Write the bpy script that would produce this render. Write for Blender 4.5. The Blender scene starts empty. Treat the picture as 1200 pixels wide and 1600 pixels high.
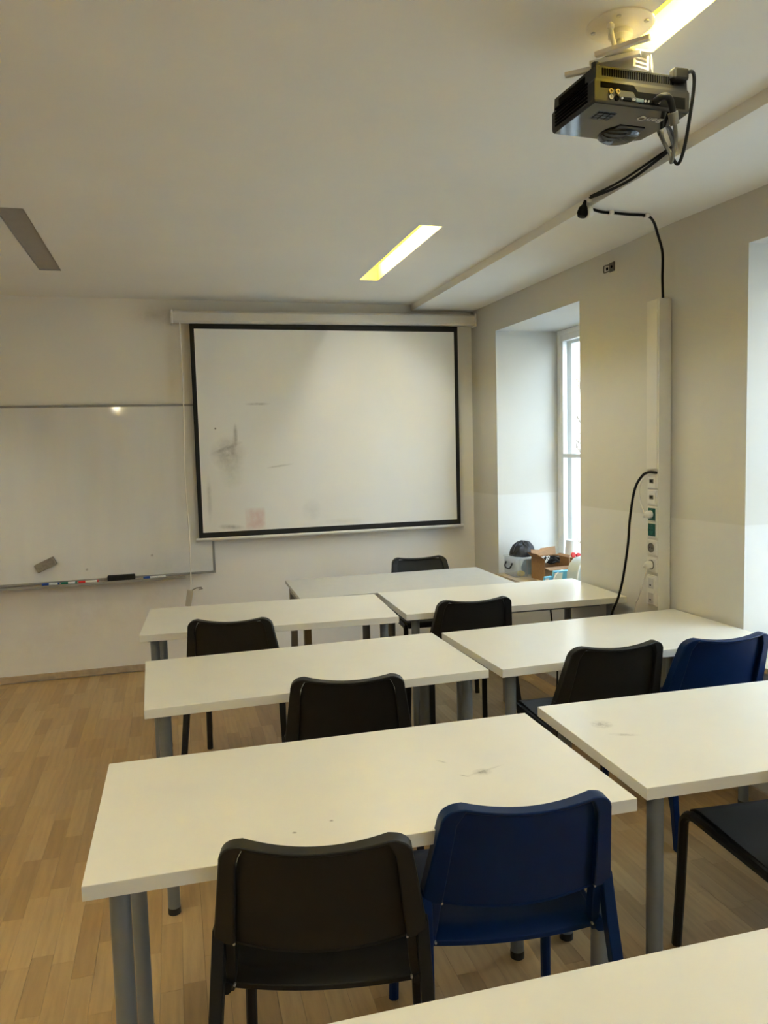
import bpy, bmesh, math, random
from mathutils import Vector, Matrix
random.seed(7)
C = bpy.context.scene.collection
PI = math.pi

# ------------------------------------------------------------------ camera
def setup_camera():
    cam = bpy.data.cameras.new('camera'); o = bpy.data.objects.new('camera', cam); C.objects.link(o)
    cam.sensor_fit = 'VERTICAL'; cam.sensor_height = 36.0; cam.lens = 36.0 * 1206.8 / 1600.0
    cam.clip_start = 0.05; cam.clip_end = 200
    yaw, pitch, roll = (math.radians(a) for a in (15.1734, 4.954, -1.5125))
    cy, sy, cp, sp = math.cos(yaw), math.sin(yaw), math.cos(pitch), math.sin(pitch)
    fwd = Vector((sy*cp, cy*cp, -sp)); right = Vector((cy, -sy, 0)); up = right.cross(fwd)
    cr, sr = math.cos(roll), math.sin(roll)
    r2 = cr*right + sr*up; u2 = -sr*right + cr*up
    m = Matrix((r2, u2, -fwd)).transposed().to_4x4(); m.translation = Vector((0, 0, 1.5539))
    o.matrix_world = m
    bpy.context.scene.camera = o
setup_camera()

# ------------------------------------------------------------------ light and exposure
sc = bpy.context.scene
sc.view_settings.view_transform = 'Standard'; sc.view_settings.look = 'None'
sc.view_settings.gamma = 1.0; sc.view_settings.use_curve_mapping = False
sc.view_settings.exposure = 1.84
sc.cycles.max_bounces = 12; sc.cycles.diffuse_bounces = 8; sc.cycles.glossy_bounces = 4
sc.cycles.transparent_max_bounces = 12; sc.cycles.use_denoising = True
sc.cycles.sample_clamp_indirect = 6.0
SKY = 3.5; SUN = 3.0; TUBE = 30.0
w = bpy.data.worlds.new('world'); sc.world = w; w.use_nodes = True
nt = w.node_tree; nt.nodes.clear()
bgn = nt.nodes.new('ShaderNodeBackground'); out = nt.nodes.new('ShaderNodeOutputWorld')
tc = nt.nodes.new('ShaderNodeTexCoord'); sp = nt.nodes.new('ShaderNodeSeparateXYZ')
cr = nt.nodes.new('ShaderNodeValToRGB')
cr.color_ramp.elements[0].position = 0.0; cr.color_ramp.elements[0].color = (0.80, 0.90, 1.0, 1)
cr.color_ramp.elements[1].position = 0.8; cr.color_ramp.elements[1].color = (0.55, 0.74, 1.0, 1)
nt.links.new(tc.outputs['Generated'], sp.inputs[0]); nt.links.new(sp.outputs['Z'], cr.inputs[0])
nt.links.new(cr.outputs[0], bgn.inputs[0]); bgn.inputs[1].default_value = SKY
nt.links.new(bgn.outputs[0], out.inputs[0])
sun = bpy.data.lights.new('sun', 'SUN'); sun.energy = SUN; sun.angle = 0.01; sun.color = (1, .93, .82)
so = bpy.data.objects.new('sun', sun); C.objects.link(so)
so.rotation_euler = Vector((0.75, 0.35, -0.65)).to_track_quat('-Z', 'Y').to_euler(); so.location = (-5, -3, 12)
WINS = [(4.04, 5.19), (1.60, 2.75), (-0.84, 0.31), (-3.28, -2.13)]
for i, (a, b) in enumerate(WINS):   # portals: they only steer the sampling of daylight through the openings
    l = bpy.data.lights.new('portal', 'AREA'); l.shape = 'RECTANGLE'; l.size = 1.74; l.size_y = b - a
    l.cycles.is_portal = True
    po = bpy.data.objects.new('portal', l); C.objects.link(po)
    po.location = (2.88, (a+b)/2, 1.47); po.rotation_euler = Vector((-1, 0, 0)).to_track_quat('-Z', 'Y').to_euler()

# ------------------------------------------------------------------ materials
def new_mat(name):
    m = bpy.data.materials.new(name); m.use_nodes = True
    return m, m.node_tree, m.node_tree.nodes['Principled BSDF']
def L(t, a, b): t.links.new(a, b)
def pos(t): return t.nodes.new('ShaderNodeNewGeometry').outputs['Position']
def noise(t, vec, scale, detail=3, rough=.5):
    n = t.nodes.new('ShaderNodeTexNoise'); n.inputs['Scale'].default_value = scale
    n.inputs['Detail'].default_value = detail; n.inputs['Roughness'].default_value = rough
    if vec is not None: L(t, vec, n.inputs['Vector'])
    return n.outputs['Fac']
def mapping(t, vec, loc=(0,0,0), rot=(0,0,0), scale=(1,1,1), typ='POINT'):
    n = t.nodes.new('ShaderNodeMapping'); n.vector_type = typ
    n.inputs['Location'].default_value = loc; n.inputs['Rotation'].default_value = rot; n.inputs['Scale'].default_value = scale
    L(t, vec, n.inputs['Vector']); return n.outputs[0]
def math_(t, op, a, b=0.0, clamp=False):
    n = t.nodes.new('ShaderNodeMath'); n.operation = op; n.use_clamp = clamp
    for i, v in enumerate((a, b)):
        if isinstance(v, (int, float)): n.inputs[i].default_value = v
        else: L(t, v, n.inputs[i])
    return n.outputs[0]
def ramp(t, fac, stops):
    n = t.nodes.new('ShaderNodeValToRGB'); e = n.color_ramp.elements
    while len(e) < len(stops): e.new(0.5)
    for i, (p, c) in enumerate(stops): e[i].position = p; e[i].color = (*c, 1) if len(c) == 3 else c
    L(t, fac, n.inputs[0]); return n.outputs[0]
def mix(t, fac, a, b):
    n = t.nodes.new('ShaderNodeMix'); n.data_type = 'RGBA'
    if isinstance(fac, (int, float)): n.inputs[0].default_value = fac
    else: L(t, fac, n.inputs[0])
    for i, v in ((6, a), (7, b)):
        if isinstance(v, tuple): n.inputs[i].default_value = (*v, 1)
        else: L(t, v, n.inputs[i])
    return n.outputs[2]
def bump(t, bs, h, strength, dist=0.002):
    n = t.nodes.new('ShaderNodeBump'); n.inputs['Strength'].default_value = strength; n.inputs['Distance'].default_value = dist
    L(t, h, n.inputs['Height']); L(t, n.outputs[0], bs.inputs['Normal'])
def blob(t, P, loc, rad, rot=(0,0,0), nscale=25.0, power=1.0, thr=0.25):
    v = mapping(t, P, loc, rot, rad, 'TEXTURE')
    g = t.nodes.new('ShaderNodeTexGradient'); g.gradient_type = 'SPHERICAL'; L(t, v, g.inputs[0])
    n = noise(t, P, nscale, 5, .7)
    n2 = math_(t, 'MULTIPLY', math_(t, 'SUBTRACT', n, thr, True), 2.2, True)
    return math_(t, 'MULTIPLY', math_(t, 'MULTIPLY', g.outputs['Fac'], n2), power, True)
def plain(name, col, rough=.5, metal=0.0, var=.06, nscale=18.0, bmp=0.0, bscale=200.0, **kw):
    m, t, b = new_mat(name)
    P = pos(t); f = noise(t, P, nscale, 4)
    lo = tuple(c*(1-var) for c in col); hi = tuple(min(1, c*(1+var)) for c in col)
    L(t, ramp(t, f, [(.3, lo), (.7, hi)]), b.inputs['Base Color'])
    b.inputs['Roughness'].default_value = rough; b.inputs['Metallic'].default_value = metal
    if bmp: bump(t, b, noise(t, P, bscale, 2), bmp)
    for k, v in kw.items(): b.inputs[k].default_value = v
    return m
def paint(name, up, low, zc=1.19, stains=()):
    m, t, b = new_mat(name)
    P = pos(t); s = t.nodes.new('ShaderNodeSeparateXYZ'); L(t, P, s.inputs[0])
    wob = math_(t, 'MULTIPLY', noise(t, P, 3.0, 2), 0.012)
    z = math_(t, 'ADD', s.outputs['Z'], wob)
    f = math_(t, 'MULTIPLY', math_(t, 'SUBTRACT', z, zc), 250.0, True)
    c = mix(t, f, low, up)
    v = noise(t, P, 1.3, 5, .6)
    c = mix(t, math_(t, 'MULTIPLY', math_(t, 'SUBTRACT', v, .52, True), .9, True), c, tuple(x*.86 for x in up))
    for (lo, ra, colr, pw) in stains: c = mix(t, blob(t, P, lo, ra, nscale=9, power=pw, thr=.35), c, colr)
    L(t, c, b.inputs['Base Color']); b.inputs['Roughness'].default_value = .75
    L(t, ramp(t, f, [(0, (.42,)*3), (1, (.8,)*3)]), b.inputs['Roughness'])
    bump(t, b, noise(t, P, 60, 4, .6), .12)
    return m
M = {}
M['wall'] = paint('wall_paint', (.79, .765, .70), (.81, .79, .765), 1.185,
    [((-.6, 5.6, .45), (.5, .4, .3), (.55, .50, .46), .45), ((-.1, 5.6, .55), (.25, .4, .15), (.5, .46, .40), .5),
     ((.02, 5.6, 2.1), (.05, .3, .5), (.55, .49, .38), .4), ((-.05, 5.6, 2.48), (.22, .3, .09), (.45, .41, .33), .7),
     ((-.95, 5.6, .25), (.3, .3, .25), (.6, .55, .5), .4)])
M['wall_side'] = paint('window_wall_paint', (.545, .535, .495), (.60, .595, .57), 1.175)  # same wall paint, darkened so its colour carries the shade on this side
M['ceiling'] = plain('ceiling_paint', (.77, .76, .72), .85, var=.02, nscale=2.0, bmp=.06, bscale=50)
M['base'] = plain('skirting_wood', (.42, .33, .24), .5, var=.12, nscale=30)
M['white_metal'] = plain('white_enamel', (.74, .72, .68), .35, var=.02)
M['white_plastic'] = plain('white_plastic', (.78, .75, .68), .35, var=.03)
M['win_paint'] = plain('window_gloss_paint', (.82, .82, .80), .3, var=.03)
M['alu'] = plain('aluminium', (.55, .54, .53), .38, .85, var=.04)
M['chrome'] = plain('chrome', (.7, .7, .7), .15, 1.0, var=.02)
M['leg'] = plain('grey_leg_lacquer', (.20, .225, .255), .42, .35, var=.04)
M['black_rub'] = plain('black_rubber', (.012, .012, .012), .5)
M['cable'] = plain('black_cable', (.006, .006, .006), .55, **{'Specular IOR Level': .2})
M['grey_cable'] = plain('grey_cable', (.09, .09, .09), .5)
M['white_cable'] = plain('white_cable', (.75, .73, .69), .45)
M['anthr'] = plain('anthracite_plastic', (.011, .0105, .010), .5, var=.08, bmp=.05, bscale=600, **{'Specular IOR Level': .28})
M['blue'] = plain('blue_plastic', (.0006, .015, .075), .45, var=.08, bmp=.05, bscale=600, **{'Specular IOR Level': .2})
M['proj'] = plain('projector_shell', (.015, .0142, .012), .5, var=.06)
M['proj_gloss'] = plain('projector_gloss', (.006, .006, .007), .07, var=.05)
M['dark'] = plain('dark_recess', (.004, .004, .004), .8, **{'Specular IOR Level': .05})
M['green'] = plain('green_socket', (.0, .085, .055), .35)
M['sock_dark'] = plain('socket_port_grey', (.12, .11, .09), .5)
M['beige'] = plain('beige_plastic', (.50, .45, .36), .5)
M['desk'] = plain('grey_desk_laminate', (.50, .49, .47), .32, var=.03)
M['desk_leg'] = plain('desk_frame_metal', (.26, .235, .20), .45, .3)
M['sill'] = plain('sill_wood', (.52, .44, .32), .45, var=.08)
M['card'] = plain('cardboard', (.30, .165, .075), .8, var=.08, nscale=60)
M['teal'] = plain('teal_cloth', (.05, .18, .24), .8, var=.3, nscale=40)
M['yellow'] = plain('yellow_plastic', (.62, .50, .07), .5)
M['lightblue'] = plain('light_blue_card', (.18, .55, .80), .5, var=.08)
M['red'] = plain('red_plastic', (.60, .02, .02), .4)
M['cap'] = plain('black_fabric', (.028, .028, .034), .8, var=.3, nscale=60, bmp=.3, bscale=300)
M['paper'] = plain('white_paper', (.82, .82, .80), .8, var=.03, bmp=.2, bscale=150)
M['radio'] = plain('pale_grey_plastic', (.62, .66, .62), .3, var=.04)
M['felt'] = plain('black_felt', (.012, .012, .012), .9)
M['eraser'] = plain('grey_eraser', (.22, .20, .18), .85, var=.2, nscale=60)
M['mblue'] = plain('marker_blue', (.01, .06, .30), .35)
M['mgreen'] = plain('marker_green', (.0, .16, .09), .35)
M['mred'] = plain('marker_red', (.60, .02, .02), .35)
M['mwhite'] = plain('marker_white', (.75, .75, .75), .35)
M['gold'] = plain('gold_connector', (.25, .19, .07), .4, .6)
M['screen_black'] = plain('screen_border', (.006, .006, .006), .75)
M['facade'] = plain('sunlit_render', (.74, .72, .68), .9, var=.12, nscale=1.5)
M['fac_glass'] = plain('far_glass', (.10, .13, .16), .15)
M['asphalt'] = plain('street', (.24, .24, .24), .9, var=.15)
M['bark'] = plain('bark', (.16, .12, .09), .9, var=.2)
M['leaf'] = plain('hedge_green', (.07, .12, .06), .9, var=.3)
M['vga'] = plain('dull_blue_port', (.04, .07, .09), .5)
M['bframe'] = plain('board_frame_grey', (.30, .295, .285), .45, .3)
M['seam'] = plain('dull_seam', (.10, .10, .11), .8)
M['duct'] = plain('duct_plastic', (.60, .585, .54), .4, var=.02)
M['sockp'] = plain('socket_plastic', (.66, .645, .60), .4, var=.02)
M['logo'] = plain('logo_grey', (.34, .34, .34), .5)
M['diffuser_off'] = plain('unlit_diffuser', (.30, .275, .25), .6, var=.03)
M['casing'] = plain('screen_casing', (.62, .60, .555), .4, var=.02)
M['ibeam'] = plain('unlit_lamp_housing', (.42, .40, .37), .6, var=.04)

def table_mat():
    m, t, b = new_mat('white_table_laminate'); P = pos(t)
    c = ramp(t, noise(t, P, 6, 4), [(.3, (.72, .695, .625)), (.7, (.745, .72, .65))])
    for lo, ra, rz, pw in [((.712, 1.75, .73), (.028, .022, .1), 0, 1.3), ((.72, 1.755, .73), (.07, .006, .1), .3, .8),
                       ((.637, 1.842, .73), (.02, .005, .1), -.9, 1.3), ((.661, 1.744, .73), (.018, .004, .1), -.8, 1.4),
                       ((.214, 1.593, .73), (.006, .006, .1), 0, 2.5), ((.10, 1.528, .73), (.04, .008, .1), .5, 1.2),
                       ((1.163, 1.941, .73), (.035, .035, .1), 0, 1.2), ((1.18, 1.851, .73), (.05, .012, .1), -.4, .8),
                       ((.30, 1.62, .73), (.006, .006, .1), 0, 2.0)]:
        c = mix(t, blob(t, P, lo, ra, (0, 0, rz), 90, pw, .3), c, (.16, .14, .11))
    L(t, c, b.inputs['Base Color']); b.inputs['Roughness'].default_value = .30
    bump(t, b, noise(t, P, 500, 2), .04)
    return m
M['table'] = table_mat()
def screen_mat():
    m, t, b = new_mat('screen_fabric'); P = pos(t)
    c = ramp(t, noise(t, P, 1.5, 3), [(.3, (.77, .77, .76)), (.7, (.81, .81, .80))])
    dk = (.20, .19, .18)
    for lo, ra, ry, col, pw, ns in [((.382, 5.57, 1.52), (.13, .3, .13), 0, dk, .75, 14), ((.37, 5.57, 1.56), (.13, .3, .02), -.35, dk, .8, 30),
            ((.40, 5.57, 1.40), (.10, .3, .14), 0, dk, .30, 14), ((.438, 5.57, 1.651), (.018, .3, .09), 0, dk, .9, 20), ((.42, 5.57, 1.56), (.02, .3, .12), .1, dk, .4, 20),
            ((.383, 5.57, 1.0), (.10, .3, .022), .1, dk, .9, 20), ((.237, 5.57, 1.206), (.022, .3, .18), 0, dk, .5, 16),
            ((.60, 5.57, 1.868), (.10, .3, .012), 0, dk, .7, 20), ((.742, 5.57, 1.424), (.11, .3, .010), -.12, dk, .6, 20),
            ((.963, 5.57, 1.094), (.08, .3, .09), 0, dk, .28, 12), ((1.2, 5.57, 1.0), (.2, .3, .03), 0, dk, .2, 12),
            ((.30, 5.57, 1.70), (.008, .3, .008), 0, dk, 3., 5)]:
        c = mix(t, blob(t, P, lo, ra, (0, ry, 0), ns, pw, .2), c, col)
    # squarish pink marker smear
    v = mapping(t, P, (.553, 5.57, 1.049), (0, 0, 0), (.075, .3, .085), 'TEXTURE')
    s = t.nodes.new('ShaderNodeSeparateXYZ'); L(t, v, s.inputs[0])
    fx = math_(t, 'MULTIPLY', math_(t, 'SUBTRACT', 1.0, math_(t, 'POWER', math_(t, 'ABSOLUTE', s.outputs[0]), 4)), 1.0, True)
    fz = math_(t, 'MULTIPLY', math_(t, 'SUBTRACT', 1.0, math_(t, 'POWER', math_(t, 'ABSOLUTE', s.outputs[2]), 4)), 1.0, True)
    f = math_(t, 'MULTIPLY', math_(t, 'MULTIPLY', fx, fz), math_(t, 'MULTIPLY', noise(t, P, 25, 4), .95), True)
    c = mix(t, f, c, (.62, .36, .35))
    L(t, c, b.inputs['Base Color']); b.inputs['Roughness'].default_value = .7
    return m
M['screen'] = screen_mat()
def board_mat():
    m, t, b = new_mat('whiteboard_enamel'); P = pos(t)
    c = ramp(t, noise(t, mapping(t, P, scale=(4, 1, .5)), 1.5, 3), [(.3, (.68, .68, .675)), (.7, (.74, .74, .735))])
    c = mix(t, blob(t, P, (-.1, 5.6, .74), (.5, .4, .12), nscale=8, power=.3), c, (.30, .33, .42))
    c = mix(t, blob(t, P, (.05, 5.6, 1.3), (.05, .4, .6), nscale=5, power=.4), c, (.5, .52, .5))
    for lo, r in [((-.17, 5.6, .83), .012), ((-.6, 5.6, .76), .012)]:
        c = mix(t, blob(t, P, lo, (r, .3, r), nscale=60, power=1.5), c, (.35, .33, .33))
    L(t, c, b.inputs['Base Color']); b.inputs['Roughness'].default_value = .06; b.inputs['Specular IOR Level'].default_value = .9; b.inputs['Coat Weight'].default_value = .0
    b.inputs['Coat Roughness'].default_value = .04
    return m
M['board'] = board_mat()
def glass_mat(name, tint=(1, 1, 1), gl=.10):
    m = bpy.data.materials.new(name); m.use_nodes = True; t = m.node_tree; t.nodes.clear()
    o = t.nodes.new('ShaderNodeOutputMaterial'); a = t.nodes.new('ShaderNodeBsdfTransparent'); g = t.nodes.new('ShaderNodeBsdfGlossy')
    a.inputs[0].default_value = (*tint, 1); g.inputs['Roughness'].default_value = .02
    x = t.nodes.new('ShaderNodeMixShader'); fr = t.nodes.new('ShaderNodeLayerWeight'); fr.inputs[0].default_value = .5
    L(t, math_(t, 'ADD', math_(t, 'MULTIPLY', math_(t, 'POWER', fr.outputs['Facing'], 4.0), .5), .02), x.inputs[0]); L(t, a.outputs[0], x.inputs[1]); L(t, g.outputs[0], x.inputs[2]); L(t, x.outputs[0], o.inputs[0])
    return m
M['glass'] = glass_mat('window_glass', (.97, .98, .97))
def clear_plastic():
    m = bpy.data.materials.new('clear_plastic'); m.use_nodes = True; t = m.node_tree; t.nodes.clear()
    o = t.nodes.new('ShaderNodeOutputMaterial'); a = t.nodes.new('ShaderNodeBsdfTransparent'); p = t.nodes.new('ShaderNodeBsdfPrincipled')
    p.inputs['Base Color'].default_value = (.86, .89, .92, 1); p.inputs['Roughness'].default_value = .2
    x = t.nodes.new('ShaderNodeMixShader'); x.inputs[0].default_value = .20
    L(t, a.outputs[0], x.inputs[1]); L(t, p.outputs[0], x.inputs[2]); L(t, x.outputs[0], o.inputs[0])
    return m
M['clear'] = clear_plastic()
def emis(name, col, s):
    m, t, b = new_mat(name); b.inputs['Base Color'].default_value = (*col, 1)
    b.inputs['Emission Color'].default_value = (*col, 1); b.inputs['Emission Strength'].default_value = s
    return m
M['tube_on'] = emis('lit_tube', (.98, .98, .91), TUBE)
M['tube_off'] = plain('unlit_tube', (.6, .6, .6), .4)
M['housing'] = plain('lamp_housing_glow_yellow', (.62, .50, .03), .6, var=.02)  # yellow glow of the lit slot is put into the housing colour
STRIP = []
def strip_mats():
    tones = [tuple(.22*m_+.78*x*k_ for x, m_, k_ in zip(c, (.40, .265, .120), (.85, .81, .66))) for c in [(.44, .30, .168), (.50, .35, .20), (.55, .39, .23), (.47, .325, .185), (.58, .42, .255), (.41, .275, .15), (.52, .36, .205)]]
    for i, c in enumerate(tones):
        m, t, b = new_mat('laminate_tone'); P = pos(t)
        oi = t.nodes.new('ShaderNodeObjectInfo')
        v = mapping(t, P, (i*7.3, i*3.1, 0), (0, 0, 0), (26, 2.4, 1))
        n = noise(t, v, 2.2, 6, .7)
        wv = t.nodes.new('ShaderNodeTexWave'); wv.wave_type = 'BANDS'; wv.bands_direction = 'X'
        wv.inputs['Scale'].default_value = 9; wv.inputs['Distortion'].default_value = 9; wv.inputs['Detail'].default_value = 3
        L(t, mapping(t, P, (i*1.7, i*.9, 0), (0, 0, 0), (1, .18, 1)), wv.inputs['Vector'])
        f = math_(t, 'ADD', math_(t, 'MULTIPLY', n, .88), math_(t, 'MULTIPLY', wv.outputs['Fac'], .12))
        L(t, ramp(t, f, [(.25, tuple(x*.80 for x in c)), (.55, c), (.8, tuple(min(1, x*1.10) for x in c))]), b.inputs['Base Color'])
        L(t, ramp(t, n, [(.2, (.30,)*3), (.8, (.42,)*3)]), b.inputs['Roughness'])
        bump(t, b, f, .03)
        STRIP.append(m)
strip_mats()

# ------------------------------------------------------------------ mesh helper
class MB:
    def __init__(s): s.v = []; s.f = []; s.sm = []; s.mi = []
    def add(s, vs, fs, smooth=False, mi=0):
        n = len(s.v); s.v += [tuple(p) for p in vs]
        for f in fs: s.f.append([i+n for i in f]); s.sm.append(smooth); s.mi.append(mi)
        return s
    def box(s, a, b, M4=None, mi=0):
        x0, y0, z0 = a; x1, y1, z1 = b
        vs = [Vector(p) for p in ((x0,y0,z0),(x1,y0,z0),(x1,y1,z0),(x0,y1,z0),(x0,y0,z1),(x1,y0,z1),(x1,y1,z1),(x0,y1,z1))]
        if M4 is not None: vs = [M4 @ p for p in vs]
        return s.add(vs, [(0,3,2,1),(4,5,6,7),(0,1,5,4),(1,2,6,5),(2,3,7,6),(3,0,4,7)], False, mi)
    def prism(s, pts, z0, z1):          # plan polygon (ccw), extruded in z
        n = len(pts)
        vs = [(x, y, z0) for x, y in pts] + [(x, y, z1) for x, y in pts]
        fs = [tuple(reversed(range(n))), tuple(range(n, 2*n))] + [(i, (i+1) % n, (i+1) % n + n, i+n) for i in range(n)]
        return s.add(vs, fs)
    def tube(s, pts, r, n=10, closed=False, radii=None, sq=False):
        pts = [Vector(p) for p in pts]; m = len(pts); vs = []; prev = None
        for i, p in enumerate(pts):
            if closed: d = pts[(i+1) % m] - pts[i-1]
            else: d = pts[min(i+1, m-1)] - pts[max(i-1, 0)]
            d.normalize()
            if prev is None:
                a = Vector((0, 0, 1)) if abs(d.z) < .9 else Vector((1, 0, 0))
                u = d.cross(a).normalized()
            else:
                u = prev - d*prev.dot(d)
                u = u.normalized() if u.length > 1e-6 else d.orthogonal().normalized()
            prev = u; v = d.cross(u); rr = radii[i] if radii else r
            for k in range(n):
                a = 2*PI*(k+.5)/n; c_, s_ = math.cos(a), math.sin(a)
                if sq:
                    q = 1/max(abs(c_), abs(s_)); q = min(q, 1.28); c_ *= q; s_ *= q
                vs.append(p + rr*(c_*u + s_*v))
        fs = []
        for i in range(m if closed else m-1):
            for k in range(n):
                a = i*n+k; b = i*n+(k+1) % n; c = ((i+1) % m)*n
                fs.append((a, b, c+(k+1) % n, c+k))
        s.add(vs, fs, True)
        if not closed:
            q = len(s.v) - len(vs)
            s.f.append([q+k for k in reversed(range(n))]); s.sm.append(False); s.mi.append(0)
            s.f.append([q+(m-1)*n+k for k in range(n)]); s.sm.append(False); s.mi.append(0)
        return s
    def cyl(s, a, b, r, n=16, r2=None): return s.tube([a, b], r, n, radii=[r, r if r2 is None else r2])
    def lathe(s, prof, n=24, c=(0,0,0), M4=None):    # prof: (r, z)
        vs = []
        for r, z in prof:
            for k in range(n):
                a = 2*PI*k/n; p = Vector((c[0]+r*math.cos(a), c[1]+r*math.sin(a), c[2]+z))
                vs.append(M4 @ p if M4 is not None else p)
        fs = [(i*n+k, i*n+(k+1) % n, (i+1)*n+(k+1) % n, (i+1)*n+k) for i in range(len(prof)-1) for k in range(n)]
        fs.append(tuple(reversed(range(n)))); fs.append(tuple((len(prof)-1)*n+k for k in range(n)))
        return s.add(vs, fs, True)
    def grid(s, fn, nu, nv, thick=None):   # fn(u,v)->Vector ; thick: offset vector fn
        top = [fn(i/nu, j/nv) for j in range(nv+1) for i in range(nu+1)]
        fs = [(j*(nu+1)+i, j*(nu+1)+i+1, (j+1)*(nu+1)+i+1, (j+1)*(nu+1)+i) for j in range(nv) for i in range(nu)]
        if thick is None: return s.add(top, fs, True)
        n = len(top); bot = [p + thick for p in top]
        fs2 = [tuple(reversed([i+n for i in f])) for f in fs]
        rim = [j for j in range(nu+1)] + [(j)*(nu+1)+nu for j in range(1, nv+1)] + [nv*(nu+1)+i for i in range(nu-1, -1, -1)] + [j*(nu+1) for j in range(nv-1, 0, -1)]
        fr = [(rim[(k+1) % len(rim)], rim[k], rim[k]+n, rim[(k+1) % len(rim)]+n) for k in range(len(rim))]
        return s.add(top+bot, fs+fs2+fr, True)
    def build(s, name, mat, parent=None, bevel=0, seg=2, loc=None, rot=None, fix=True):
        me = bpy.data.meshes.new(name); me.from_pydata(s.v, [], s.f)
        for p, sm, mi in zip(me.polygons, s.sm, s.mi): p.use_smooth = sm; p.material_index = mi
        if fix:
            bm = bmesh.new(); bm.from_mesh(me); bmesh.ops.recalc_face_normals(bm, faces=bm.faces)
            for e in bm.edges:
                if len(e.link_faces) == 2 and e.calc_face_angle(0) > .7: e.smooth = False
            bm.to_mesh(me); bm.free()
        for mm in (mat if isinstance(mat, (list, tuple)) else [mat]): me.materials.append(mm)
        o = bpy.data.objects.new(name, me); C.objects.link(o)
        if parent is not None: o.parent = parent
        if loc is not None: o.location = loc
        if rot is not None: o.rotation_euler = rot
        if bevel:
            b = o.modifiers.new('bevel', 'BEVEL'); b.width = bevel; b.segments = seg; b.limit_method = 'ANGLE'; b.angle_limit = .7
            b.harden_normals = False
        return o
def box(name, a, b, mat, parent=None, bevel=0, M4=None): return MB().box(a, b, M4).build(name, mat, parent, bevel)
def tag(o, label=None, cat=None, group=None, kind=None):
    if label: o['label'] = label
    if cat: o['category'] = cat
    if group: o['group'] = group
    if kind: o['kind'] = kind
    return o
def thing(name, label, cat, loc=(0,0,0), rz=0, group=None):
    o = bpy.data.objects.new(name, None); C.objects.link(o); o.location = loc; o.rotation_euler = (0, 0, rz)
    o.empty_display_size = .1
    return tag(o, label, cat, group)
def copy_tree(o, parent=None):
    c = o.copy(); C.objects.link(c)
    if parent is not None: c.parent = parent
    for ch in list(o.children): copy_tree(ch, c)
    return c
def smooth_path(pts, n=6):
    P = [Vector(p) for p in pts]; out = []
    for i in range(len(P)-1):
        p0, p1, p2, p3 = P[max(i-1, 0)], P[i], P[i+1], P[min(i+2, len(P)-1)]
        for k in range(n):
            t = k/n
            out.append(.5*((2*p1)+(p2-p0)*t+(2*p0-5*p1+4*p2-p3)*t*t+(3*p1-p0-3*p2+p3)*t**3))
    out.append(P[-1]); return out

# ------------------------------------------------------------------ the room
YF = 5.64; YB = -4.6; XL = -4.3; ZC = 2.595; ZL = 2.55; XS = 1.78; TOP = 2.95
def xin(y):
    pts = [(YB, 2.345), (2.60, 2.345), (2.75, 2.335), (3.20, 2.302), (4.04, 2.285), (5.19, 2.268), (YF, 2.262)]
    for (a, xa), (b, xb) in zip(pts, pts[1:]):
        if a <= y <= b: return xa + (xb-xa)*(y-a)/(b-a)
XO = 2.86
box('wall_far', (XL-.2, YF, -.3), (XO, YF+.3, TOP), M['wall'])['kind'] = 'structure'
box('wall_left', (XL-.2, YB-.2, -.3), (XL, YF, TOP), M['wall'])['kind'] = 'structure'
box('wall_back', (XL, YB-.2, -.3), (XO, YB, TOP), M['wall'])['kind'] = 'structure'
m = MB()
def wseg(y0, y1, z0, z1):
    ys = [y0] + [y for y in (2.60, 2.75, 3.20, 4.04, 5.19) if y0 < y < y1] + [y1]
    m.prism([(xin(y), y) for y in ys][::-1] + [(XO, y0), (XO, y1)], z0, z1)
edges = [YB] + sorted(sum([list(a) for a in WINS], [])) + [YF]
for i in range(0, len(edges), 2): wseg(edges[i], edges[i+1], -.3, TOP)
for a, b in WINS: wseg(a, b, -.3, .575); wseg(a, b, 2.345, TOP)
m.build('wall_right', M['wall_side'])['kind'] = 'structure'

LIGHTS = [(1.25, 3.61, 4.83, True), (1.25, .83, 2.05, True), (1.25, -1.95, -.73, False),
          (-.62, 3.66, 4.84, False), (-.62, .86, 2.06, True), (-.62, -1.9, -.7, True), (1.25, -4.4, -3.5, False), (-.62, -4.4, -3.5, False),
          (-2.48, .86, 2.06, True), (-2.48, -1.9, -.7, True), (-2.48, 3.66, 4.84, True)]  # leftmost row is unseen, added to brighten the far wall and left floor
LW = .115
def ceiling():
    m = MB()
    xs = sorted({XL, XS} | {l[0]-LW/2 for l in LIGHTS} | {l[0]+LW/2 for l in LIGHTS})
    ys = sorted({YB, YF} | {l[1] for l in LIGHTS} | {l[2] for l in LIGHTS})
    idx = {}; vs = []; fs = []
    def vi(x, y):
        if (x, y) not in idx: idx[(x, y)] = len(vs); vs.append((x, y, ZC))
        return idx[(x, y)]
    for x0, x1 in zip(xs, xs[1:]):
        for y0, y1 in zip(ys, ys[1:]):
            cx, cy = (x0+x1)/2, (y0+y1)/2
            if any(abs(cx-l[0]) < LW/2 and l[1] < cy < l[2] for l in LIGHTS): continue
            fs.append((vi(x0, y0), vi(x0, y1), vi(x1, y1), vi(x1, y0)))
    m.add(vs, fs)
    o = m.build('ceiling', M['ceiling'], fix=False); o['kind'] = 'structure'
    # lower strip of ceiling along the window wall, with its step
    box('ceiling', (XS, YB, ZL), (XO, YF, TOP), M['ceiling'])['kind'] = 'structure'
    box('ceiling', (XL, YB, TOP-.1), (XS, YF, TOP), M['ceiling'])['kind'] = 'structure'
ceiling()
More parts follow.
